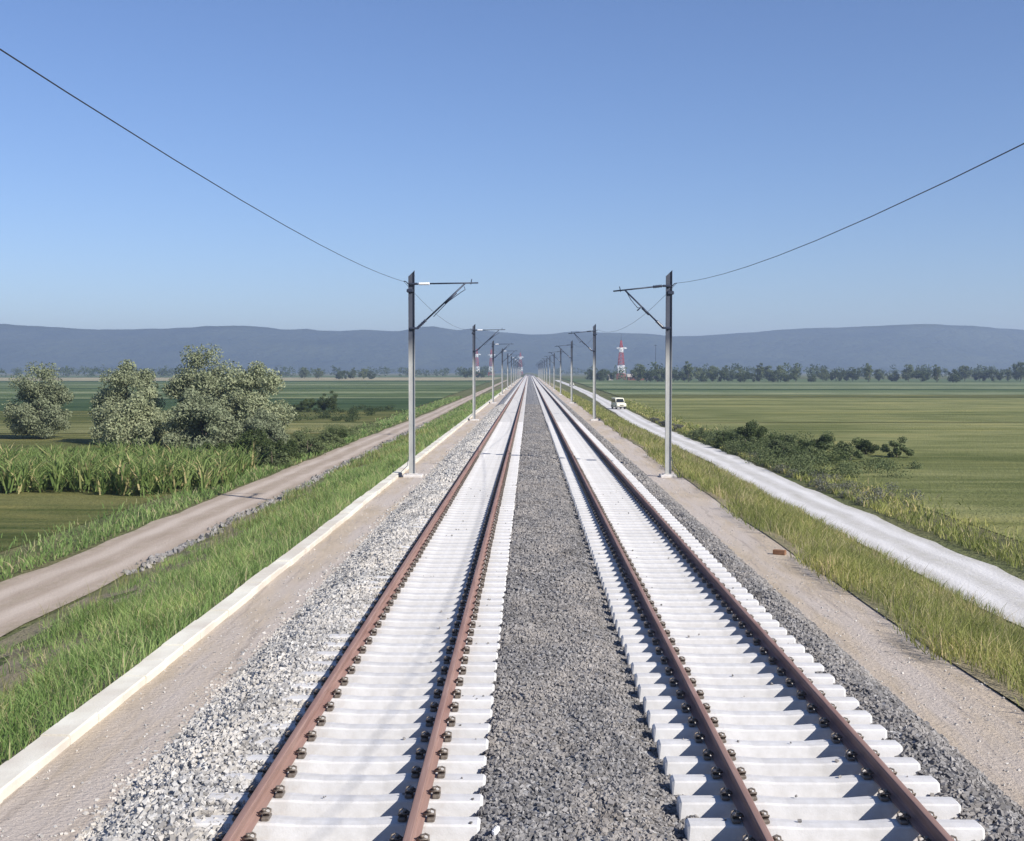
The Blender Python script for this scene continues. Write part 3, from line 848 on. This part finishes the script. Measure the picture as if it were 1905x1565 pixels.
# pale trees by the maize
tp = [tree_parts('t', 6.8, 7.4, .5, M['leaf_pale'], 30000, .12, 62, .11, .20, 'dome'), tree_parts('t', 6.0, 5.2, .3, M['leaf_pale'], 22000, .12, 50, .12, .21, 'dome'), tree_parts('t', 8.2, 8.8, .6, M['leaf_pale'], 34000, .13, 70, .10, .19, 'dome')]
GT = 'pale trees behind the maize'
for i, (pi, x, y, rz, sc, lab) in enumerate([
    (0, -23.4, 104, .3, 1.08, 'tall pale grey-green tree behind the maize, closest of its clump to the dirt track'),
    (1, -20.2, 93, 1.9, .72, 'lower pale grey-green tree just behind the dark bushes by the maize'),
    (2, -28.6, 108, 4.0, 1.0, 'broad pale grey-green tree second from the dirt track in its clump'),
    (1, -24.5, 92, 2.6, 1.0, 'rounded pale tree standing in front of the broad tree by the maize'),
    (0, -35.5, 108, 5.1, 1.02, 'pale grey-green tree third from the dirt track behind the maize'),
    (2, -46.5, 116, .9, .85, 'outermost large pale tree of the clump behind the maize'),
    (1, -31.0, 96, .4, 1.0, 'low rounded pale tree between the larger ones behind the maize'),
]):
    plant('broadleaf_tree', tp[pi], x, y, rz, lab, 'tree', GT, sc)
# dark bushes along the maize and the dirt track
bp = [bush_parts(2.8, 2.0, M['leaf_dark'], 5200, .075, 20), bush_parts(3.4, 2.4, M['leaf_dark'], 6500, .08, 24), bush_parts(2.6, 1.4, M['leaf_mid'], 4200, .07, 20), bush_parts(1.9, 1.0, M['leaf_grey'], 2400, .055, 14)]
GB = 'bushes on the dirt track side'
for pi, x, y, sc, lab in [
    (1, -19.4, 86.0, 1.0, 'dark green bush between the maize and the pale trees'),
    (0, -17.4, 85.5, 1.05, 'dark bush at the corner of the maize nearest the dirt track'),
    (2, -16.9, 80.5, 1.1, 'mid-green low bush just in front of the dark corner bush by the maize'),
    (2, -16.7, 92.0, 1.2, 'low mid-green bush on the dirt track verge behind the dark corner bush'),
    (2, -16.8, 104, 1.1, 'mid-green bush farther along the verge of the dirt track'),
    (0, -17.5, 112, .8, 'small dark bush at the far end of the verge of the dirt track'),
    (0, -21.6, 85.5, 1.1, 'wide dark bush under the lower pale tree'),
    (0, -18.3, 90.0, .95, 'dark bush squeezed behind the corner bush by the maize'),
    (1, -34.2, 190, 1.0, 'dark bush beside the two upright shrubs in the field'),
    (0, -36.8, 192, .9, 'smaller dark bush left of the one beside the upright shrubs'),
]:
    plant('bush', bp[pi], x, y, random.uniform(0, 6), lab, 'bush', GB, sc)
cp = tree_parts('c', 1.9, 3.1, .2, M['leaf_dark'], 3600, .08, 30, .20, .30, 'round', 3, .02)
plant('upright_shrub', cp, -31.8, 189, 0, 'slim upright dark shrub in the field, next to the dark bush', 'shrub', 'pair of upright shrubs', 1.0)
plant('upright_shrub', cp, -30.3, 188, 2, 'slim upright dark shrub in the field, nearer the railway of the pair', 'shrub', 'pair of upright shrubs', 1.05)

# bushes beyond the gravel road
GB2 = 'bushes beyond the gravel road'
for pi, x, y, sc, lab in [
    (1, 19.6, 108, 1.0, 'tall round dark bush, highest of the hedge beyond the gravel road'),
    (0, 17.9, 113, .8, 'dark bush left of the highest bush beyond the gravel road'),
    (0, 21.8, 106, .9, 'dark bush right of the highest bush beyond the gravel road'),
    (2, 17.9, 102, 1.1, 'low mid-green bush in front of the highest bush by the road edge'),
    (0, 22.6, 98, .9, 'dark bush at the front of the hedge, second right of the highest'),
    (2, 20.2, 98, 1.2, 'low mid-green bush in the middle of the hedge front'),
    (2, 19.0, 92, 1.0, 'low mid-green bush overhanging the outer edge of the gravel road'),
    (2, 21.4, 90, 1.2, 'mid-green bush closest to the viewer beyond the gravel road bend'),
    (2, 24.6, 94, 1.2, 'wide mid-green bush behind the closest bush beyond the gravel road'),
    (0, 25.0, 104, 1.0, 'dark bush at the outer end of the hedge beyond the gravel road'),
    (2, 17.0, 122, .8, 'small mid-green bush at the far end of the hedge beyond the road'),
    (0, 17.2, 108, .75, 'small dark bush hanging over the road edge below the highest bush'),
    (2, 29.0, 97, 1.2, 'mid-green bush standing off the outer end of the hedge'),
    (0, 27.4, 100, .9, 'dark bush between the hedge end and the outlying mid-green bush'),
    (3, 16.9, 140, 1.0, 'grey dusty shrub on the road edge behind the nearest right mast, lower one'),
    (3, 16.6, 150, 1.1, 'grey dusty shrub on the road edge, middle one of three'),
    (3, 16.5, 161, 1.0, 'grey dusty shrub on the road edge, farthest one of three'),
]:
    plant('bush', bp[pi], x, y, random.uniform(0, 6), lab, 'bush', GB2, sc)

def scrub(name, label, spots_xy, mat, rmin, rmax, per, size, flat=.7):
    C = np.array([(x, y, 0) for x, y in spots_xy], float)
    rad = rng.uniform(rmin, rmax, len(C))
    C[:, 2] = gz(C[:, 0]) + rad * flat * rng.uniform(.15, .6, len(C))
    V, F = leaf_cards(C, rad, per * len(C), size, flat)
    V[:, 2] = np.maximum(V[:, 2], gz(V[:, 0]) + .01)
    o = link(name, np_mesh(name, V, F, mat)); tag(o, label, None, None, 'stuff')
def band(n, y0, y1, xa, wid):
    y = rng.uniform(y0, y1, n); x = np.array([xa(q) for q in y]) + np.abs(rng.normal(0, wid, n))
    return list(zip(x, y))
scrub('undergrowth', 'tangled green undergrowth joining the bushes beyond the gravel road', band(200, 78, 128, lambda y: 16.7 + max(0, 92 - y) * .04, 3.4), M['leaf_mid'], .55, 1.25, 480, .07)
scrub('undergrowth', 'dark leafy scrub inside the hedge beyond the gravel road', band(70, 88, 122, lambda y: 17.4, 3.6), M['leaf_dark'], .6, 1.3, 480, .07)
scrub('undergrowth', 'dusty grey-green scrub at the outer edge of the gravel road', band(60, 62, 100, lambda y: 16.7, 1.6), M['leaf_grey'], .3, .65, 380, .05)
scrub('undergrowth', 'loose green scrub below the pale trees beside the dirt track', [(-a, b) for a, b in band(110, 80, 135, lambda y: 16.1, 3.4)], M['leaf_mid'], .4, .95, 420, .065)
scrub('undergrowth', 'dark scrub patches at the edge of the deep green field', [(-a, b) for a, b in band(40, 150, 205, lambda y: 22, 14)], M['leaf_dark'], .5, 1.3, 260, .11)

# far trees at the ends of the fields
fp = [tree_parts('f', 9, 9.5, 1.0, M['leaf_mid'], 2200, .40, 30, .12, .23), tree_parts('f', 6, 11, .9, M['leaf_mid'], 1700, .40, 26, .14, .25, 'cone'), tree_parts('f', 12, 7.0, .6, M['leaf_dark'], 2400, .40, 32, .15, .26),
      tree_parts('f', 6.5, 6.5, .5, M['leaf_dark'], 1500, .38, 20, .16, .27)]
looks = ['rounded green tree', 'tall tapering green tree', 'broad dark low tree', 'small dark tree']
GF = 'trees at the far edge of the right fields'
EN = ORD[1:] + ['fifteenth', 'sixteenth', 'seventeenth', 'eighteenth', 'nineteenth', 'twentieth'] + ['twenty-' + q for q in ('first', 'second', 'third', 'fourth', 'fifth', 'sixth', 'seventh', 'eighth', 'ninth')] + ['thirtieth'] + ['thirty-' + q for q in ('first', 'second', 'third', 'fourth', 'fifth', 'sixth', 'seventh', 'eighth', 'ninth')]
EN = ['first'] + EN
pxs = list(range(1192, 1470, 13)) + list(range(1480, 1900, 26))
for k, px in enumerate(pxs):
    pi = [0, 2, 1, 3, 0, 2, 2, 1, 0, 3][k % 10]
    Y = 720 + rng.uniform(-25, 70)
    px = px + rng.uniform(-5, 5)
    plant('field_edge_tree', fp[pi], (px - VX) / FPX * Y, Y, rng.uniform(0, 6), f'{looks[pi]}, {EN[k]} in the hazy row right of the striped pylon', 'tree', GF, rng.uniform(.85, 1.3))
for k, (px, Y, pi, s, lab) in enumerate([(1118, 780, 3, 1.3, 'small dark tree left of the red and white pylon'), (1131, 800, 2, 1.0, 'broad dark tree touching the left foot of the red and white pylon'), (1180, 940, 3, 1.5, 'small dark tree behind the brown-roofed building'), (1098, 850, 3, 1.4, 'small dark tree behind the second right mast')]):
    plant('field_edge_tree', fp[pi], (px - VX) / FPX * Y, Y, k, lab, 'tree', GF, s)
GF2 = 'trees beyond the left fields'
for k, (px, Y, pi, s, lab) in enumerate([
    (632, 900, 3, 1.1, 'small dark tree at the left end of the distant group beyond the left fields'), (644, 915, 2, 1.0, 'broad dark tree in the distant group beyond the left fields'),
    (657, 940, 1, .85, 'tapering tree in the middle of the distant group beyond the left fields'), (676, 930, 0, .95, 'rounded tree right of the tapering one beyond the left fields'),
    (690, 915, 3, 1.1, 'small dark tree at the right end of the distant group'), (870, 1000, 2, 1.0, 'dark tree behind the second mast of the kerb row'), (895, 1030, 2, 1.0, 'dark tree below the pair of far white pylons'),
    (592, 960, 0, .9, 'pale hazy tree left of the distant group beyond the left fields'), (565, 970, 0, 1.0, 'pale hazy tree farther left beyond the left fields')]):
    plant('field_edge_tree', fp[pi], (px - VX) / FPX * Y, Y, k, lab, 'tree', GF2, s)

# far woods that read as one mass
def wood(y0, y1, x0, x1, n, hmin, hmax, mat, label, gap=.42, seed=0):
    X = rng.uniform(x0, x1, n); Y = rng.uniform(y0, y1, n)
    keep = (fbm(X * .006, Y * .004, seed) > gap) & ((np.abs(X) > 25))
    X, Y = X[keep], Y[keep]
    Vs, Fs, b = [], [], 0
    for x, y in zip(X, Y):
        h = random.uniform(hmin, hmax); w = h * random.uniform(.7, 1.3)
        C, rad = crown_clumps(w, w, h * .85, h * .5, 9, .18, .32)
        V, F = leaf_cards(C, rad, 110, h * .085)
        V[:, 2] = np.maximum(V[:, 2], 0)
        V += np.array([x, y, g(x)]); Vs.append(V); Fs.append(F + b); b += len(V)
    o = link('woods', np_mesh('woods', np.concatenate(Vs), np.concatenate(Fs), mat)); tag(o, label, None, None, 'stuff')
wood(1200, 1500, -640, -40, 170, 8, 13, M['leaf_dark'], 'dark belt of distant woods beyond the left fields', .45, 51)
wood(860, 1250, 60, 640, 230, 8, 14, M['leaf_dark'], 'belt of distant woods behind the field edge trees', .38, 61)
wood(1700, 2500, -1100, 1100, 380, 8, 15, M['leaf_dark'], 'hazy distant woods at the foot of the hills', .35, 71)

# ------------------------------------------------------------------ pylons
def lattice(m, z0, z1, w0, w1, nb, r, mi=0):
    for sx, sy in ((1, 1), (1, -1), (-1, -1), (-1, 1)):
        m.tube([(sx * w0 / 2, sy * w0 / 2, z0), (sx * w1 / 2, sy * w1 / 2, z1)], r * 1.5, 5, mi)
    for i in range(nb):
        a, b = i / nb, (i + 1) / nb
        za, zb = z0 + (z1 - z0) * a, z0 + (z1 - z0) * b
        wa, wb = (w0 + (w1 - w0) * a) / 2, (w0 + (w1 - w0) * b) / 2
        P = [(1, 1), (1, -1), (-1, -1), (-1, 1)]
        for k in range(4):
            p, q = P[k], P[(k + 1) % 4]
            m.tube([(p[0] * wa, p[1] * wa, za), (q[0] * wb, q[1] * wb, zb)], r, 4, mi)
            m.tube([(q[0] * wa, q[1] * wa, za), (p[0] * wb, p[1] * wb, zb)], r, 4, mi)
            m.tube([(p[0] * wb, p[1] * wb, zb), (q[0] * wb, q[1] * wb, zb)], r, 4, mi)
def pylon(x, y, rz, label, group):
    o = empty('lattice_pylon', (x, y, g(x)), rz); o.scale = (1.4, 1.4, 1.42); tag(o, label, 'pylon', group)
    for z0, z1, w0, w1, nb, mt, nm in ((0, 3.4, 4.4, 3.8, 1, 'red', 'tower_foot'), (3.4, 7.6, 3.8, 3.0, 2, 'white', 'tower_section'), (7.6, 14.2, 3.0, 1.9, 4, 'red', 'tower_section'), (14.2, 16.0, 1.9, 1.6, 2, 'white', 'tower_section'), (16.6, 20.4, 1.6, .5, 4, 'red', 'tower_section')):
        m = MB(); lattice(m, z0, z1, w0, w1, nb, .06 if mt == 'red' else .085); m.build(nm, M[mt], o)
    m = MB()
    for s in (-1, 1):
        m.tube([(s * .7, .5, 16.0), (s * 3.0, 0, 16.5)], .13, 5); m.tube([(s * .7, -.5, 16.0), (s * 3.0, 0, 16.5)], .13, 5)
        m.tube([(s * .7, .5, 16.9), (s * 3.0, 0, 16.5)], .13, 5); m.tube([(s * .7, -.5, 16.9), (s * 3.0, 0, 16.5)], .13, 5)
    lattice(m, 16.0, 16.6, 1.6, 1.6, 1, .12)
    m.build('crossarm', M['white'], o)
    m = MB(); m.tube([(0, 0, 20.2), (0, 0, 23.6)], [.14, .06], 6); m.build('spire', M['dark_steel'], o)
    return o
def copy_pylon(src, x, y, label):
    c = copy_tree(src, (x, y, g(x))); tag(c, label); return c
GP = 'red and white lattice pylons'
P0 = pylon((1155 - VX) / FPX * 900, 900, .12, 'red and white lattice pylon beyond the right fields beside the brown-roofed building', GP)
copy_pylon(P0, (887 - VX) / FPX * 1270, 1270, 'hazy pylon with white crossarm just right of the second kerb-row mast')
copy_pylon(P0, (914 - VX) / FPX * 1310, 1310, 'hazy pylon standing behind the third kerb-row mast')
copy_pylon(P0, (968 - VX) / FPX * 1560, 1560, 'faint pylon closest to where the tracks vanish')
m = MB(); m.tube([(0, 0, 0), (0, 0, 27)], [.36, .16], 8); m.box((0, 0, 26.3), (2.2, .3, .3), 0)
o = m.build('pole', M['dark_steel']); o.location = ((1219 - VX) / FPX * 930, 930, -3.2); tag(o, 'thin dark pole rising above the trees right of the red and white pylon', 'pole')

# low building
def building(x, y, w, d, h, rh, label, mats):
    o = empty('farm_building', (x, y, g(x))); tag(o, label, 'building', 'farm buildings by the pylon')
    m = MB(); m.box((0, 0, h / 2), (w, d, h), 0); m.build('wall', M[mats[0]], o)
    m = MB()
    e = .4
    vs = [(-w / 2 - e, -d / 2 - e, h), (w / 2 + e, -d / 2 - e, h), (w / 2 + e, d / 2 + e, h), (-w / 2 - e, d / 2 + e, h), (-w / 2 - e, 0, h + rh), (w / 2 + e, 0, h + rh)]
    m.add([(a, b, c + .003) for a, b, c in vs], [(0, 1, 5, 4), (2, 3, 4, 5), (1, 2, 5), (3, 0, 4), (3, 2, 1, 0)])
    m.build('roof', M[mats[1]], o)
    for k in range(int(w // 3.2)):
        m = MB(); m.box((-w / 2 + 1.8 + k * 3.2, -d / 2 - .01, h * .55), (1.2, .12, 1.1), 0); m.build('window', M['glass'], o)
Yb = 850
building((1182 - VX) / FPX * Yb, Yb, 11, 7, 2.6, 2.0, 'long low building with red-brown roof at the foot of the pylon', ('roofbrown', 'wallpale'))
building((1137 - VX) / FPX * Yb, Yb + 6, 3.4, 4, 3.4, 1.3, 'tiny pale hut left of the pylon foot', ('wallpale', 'wallpale'))
building((1212 - VX) / FPX * 930, 930, 10, 6, 3.4, 1.6, 'pale shed right of the brown-roofed building', ('wallpale', 'wallpale'))

# ------------------------------------------------------------------ vehicles
def vehicle(name, x, y, rz, W, L, prof_, wb, label, cat_, wr=.31, ws=None):
    """side profile in (y forward=-Y, z); front faces -Y"""
    o = empty(name, (x, y, g(x) + .04), rz); tag(o, label, cat_)
    m = MB(); n = len(prof_)
    vs = []
    for xx, sc in ((-W / 2, .0), (-W / 2 + .10, 1), (W / 2 - .10, 1), (W / 2, .0)):
        for a, b in prof_:
            k = 1 if sc else .965
            vs.append((xx if b < 1.05 else xx * .9, a * k, b if (sc or b < .5) else b - .04))
    fs = [(j * n + i, (j + 1) * n + i, (j + 1) * n + (i + 1) % n, j * n + (i + 1) % n) for j in range(3) for i in range(n)]
    fs += [tuple(range(n)), tuple(range(4 * n - 1, 3 * n - 1, -1))]
    m.add(vs, fs); m.build('body', M['carpaint'], o)
    yb, zb, yt, zt2 = ws
    m = MB(); m.add([(-W * .42, yb - .02, zb), (W * .42, yb - .02, zb), (W * .36, yt - .02, zt2), (-W * .36, yt - .02, zt2),
                     (-W * .42, yb + .02, zb), (W * .42, yb + .02, zb), (W * .36, yt + .02, zt2), (-W * .36, yt + .02, zt2)],
                    [(0, 1, 2, 3), (7, 6, 5, 4), (0, 4, 5, 1), (1, 5, 6, 2), (2, 6, 7, 3), (3, 7, 4, 0)])
    m.build('windscreen', M['glass'], o)
    for s in (-1, 1):
        m = MB(); xw = s * (W / 2 * .95 + .012)
        y0, y1 = yt + .1, L / 2 - .5
        m.box((xw, (y0 + y1) / 2, (zb + zt2) / 2), (.05, y1 - y0, (zt2 - zb) * .8), 0, .01); m.build('side_window', M['glass'], o)
        for yy in wb:
            t = MB(); t.tube([(s * (W / 2 - .2), yy, wr), (s * (W / 2 + .01), yy, wr)], wr, 16); w_ = t.build('wheel', M['tyre'], o)
            t = MB(); t.tube([(s * (W / 2 - .1), yy, wr), (s * (W / 2 + .025), yy, wr)], wr * .6, 12); t.build('rim', M['lamp'], w_)
        m = MB(); m.tube([(s * W * .36, -L / 2 - .03, .72), (s * W * .36, -L / 2 + .1, .72)], .11, 12); m.build('headlight', M['lamp'], o)
        m = MB(); m.box((s * (W / 2 + .09), yb + .1, zb + .08), (.16, .08, .14), 0, .02); m.build('mirror', M['grille'], o)
    m = MB(); m.box((0, -L / 2 - .02, .72), (W * .42, .06, .16), 0, .015); m.build('grille', M['grille'], o)
    m = MB(); m.box((0, -L / 2 - .05, .40), (W * .98, .14, .2), 0, .03); m.build('bumper', M['grille'], o)
van = [(-2.1, .30), (-2.14, .66), (-2.06, 1.04), (-1.30, 1.16), (-.72, 1.86), (-.42, 1.98), (1.95, 1.98), (2.1, 1.1), (2.12, .30)]
vehicle('van', 15.9, 218, R(11), 1.72, 4.24, van, (-1.3, 1.3), 'small cream-white van driving along the gravel road towards the viewer', 'van', .34, (-1.27, 1.2, -.76, 1.80))
car = [(-2.0, .25), (-2.05, .6), (-1.95, .82), (-1.0, .95), (-.4, 1.38), (1.0, 1.42), (1.7, .98), (2.05, .92), (2.05, .25)]
vehicle('car', 19.3, 554, R(4), 1.75, 4.1, car, (-1.3, 1.3), 'far white car on the gravel road beside the third mast of that row', 'car', .32, (-1.0, .98, -.45, 1.34))

# ------------------------------------------------------------------ small things
m = MB(); m.box((0, 0, .06), (.32, .14, .12), 0, .012); o = m.build('timber_block', M['brick']); o.location = (6.35, 31.0, -.75); o.rotation_euler = (0, 0, -.5)
tag(o, 'brown timber block lying on the bare sandy strip', 'block')
m = MB(); m.box((0, 0, .03), (.045, .10, .06), 0, .014); o = m.build('white_stone', M['white']); o.location = (-.29, 10.65, -.175); o.rotation_euler = (.2, .1, -.4)
tag(o, 'single bright white stone on the central ballast near the viewer', 'stone')

# ------------------------------------------------------------------ haze
HAZE = 2.6e-4
m = MB(); m.box((0, 3500, 60), (13400, 8000, 150), 0)
hm = bpy.data.materials.new('pale_air'); hm.use_nodes = True
nt = hm.node_tree
nt.nodes.remove(nt.nodes['Principled BSDF'])
pv = nt.nodes.new('ShaderNodeVolumePrincipled')
pv.inputs['Color'].default_value = (.60, .75, 1.0, 1); pv.inputs['Density'].default_value = HAZE
pv.inputs['Anisotropy'].default_value = 0.2
nt.links.new(pv.outputs[0], nt.nodes['Material Output'].inputs['Volume'])
USE_HAZE = True
if USE_HAZE:
    o = m.build('haze', hm); tag(o, kind='stuff')

# ------------------------------------------------------------------ light, sky
EL, AZ = R(34.5), R(130)      # azimuth clockwise from +Y
w = bpy.data.worlds.new('World'); scene.world = w; w.use_nodes = True
nt = w.node_tree
bg = nt.nodes['Background']
sky = nt.nodes.new('ShaderNodeTexSky'); sky.sky_type = 'NISHITA'; sky.sun_disc = False
sky.sun_elevation = EL; sky.sun_rotation = AZ; sky.air_density = 1.0; sky.dust_density = .2; sky.ozone_density = 3.0; sky.altitude = 100
tint = nt.nodes.new('ShaderNodeMix'); tint.data_type = 'RGBA'; tint.blend_type = 'MULTIPLY'; tint.inputs[0].default_value = 1
tint.inputs[7].default_value = (.93, 1.0, 1.26, 1)
nt.links.new(sky.outputs[0], tint.inputs[6]); nt.links.new(tint.outputs[2], bg.inputs['Color']); bg.inputs['Strength'].default_value = .071
sd = bpy.data.lights.new('sun', 'SUN'); sd.energy = 5.0; sd.angle = R(.5); sd.color = (1, .95, .88)
so = bpy.data.objects.new('sun', sd); COL.objects.link(so)
d = Vector((math.sin(AZ) * math.cos(EL), math.cos(AZ) * math.cos(EL), math.sin(EL)))
so.rotation_euler = d.to_track_quat('Z', 'Y').to_euler(); so.location = (20, -20, 40)

# ------------------------------------------------------------------ camera
F = FPX
cd = bpy.data.cameras.new('camera'); cd.sensor_width = 36; cd.lens = F / 1905 * 36; cd.clip_start = .1; cd.clip_end = 20000
co = bpy.data.objects.new('camera', cd); COL.objects.link(co)
co.location = (0, 0, CZ)
pitch = math.atan((782.5 - HV) / F); yaw = math.atan((VX - 952.5) / F)
co.rotation_euler = (R(90) - pitch, 0, yaw)
scene.camera = co

scene.view_settings.view_transform = 'Standard'; scene.view_settings.look = 'None'
scene.view_settings.exposure = 0.5; scene.view_settings.gamma = 1
scene.render.engine = 'CYCLES'
scene.cycles.use_denoising = True
scene.cycles.max_bounces = 6; scene.cycles.diffuse_bounces = 3; scene.cycles.volume_bounces = 0
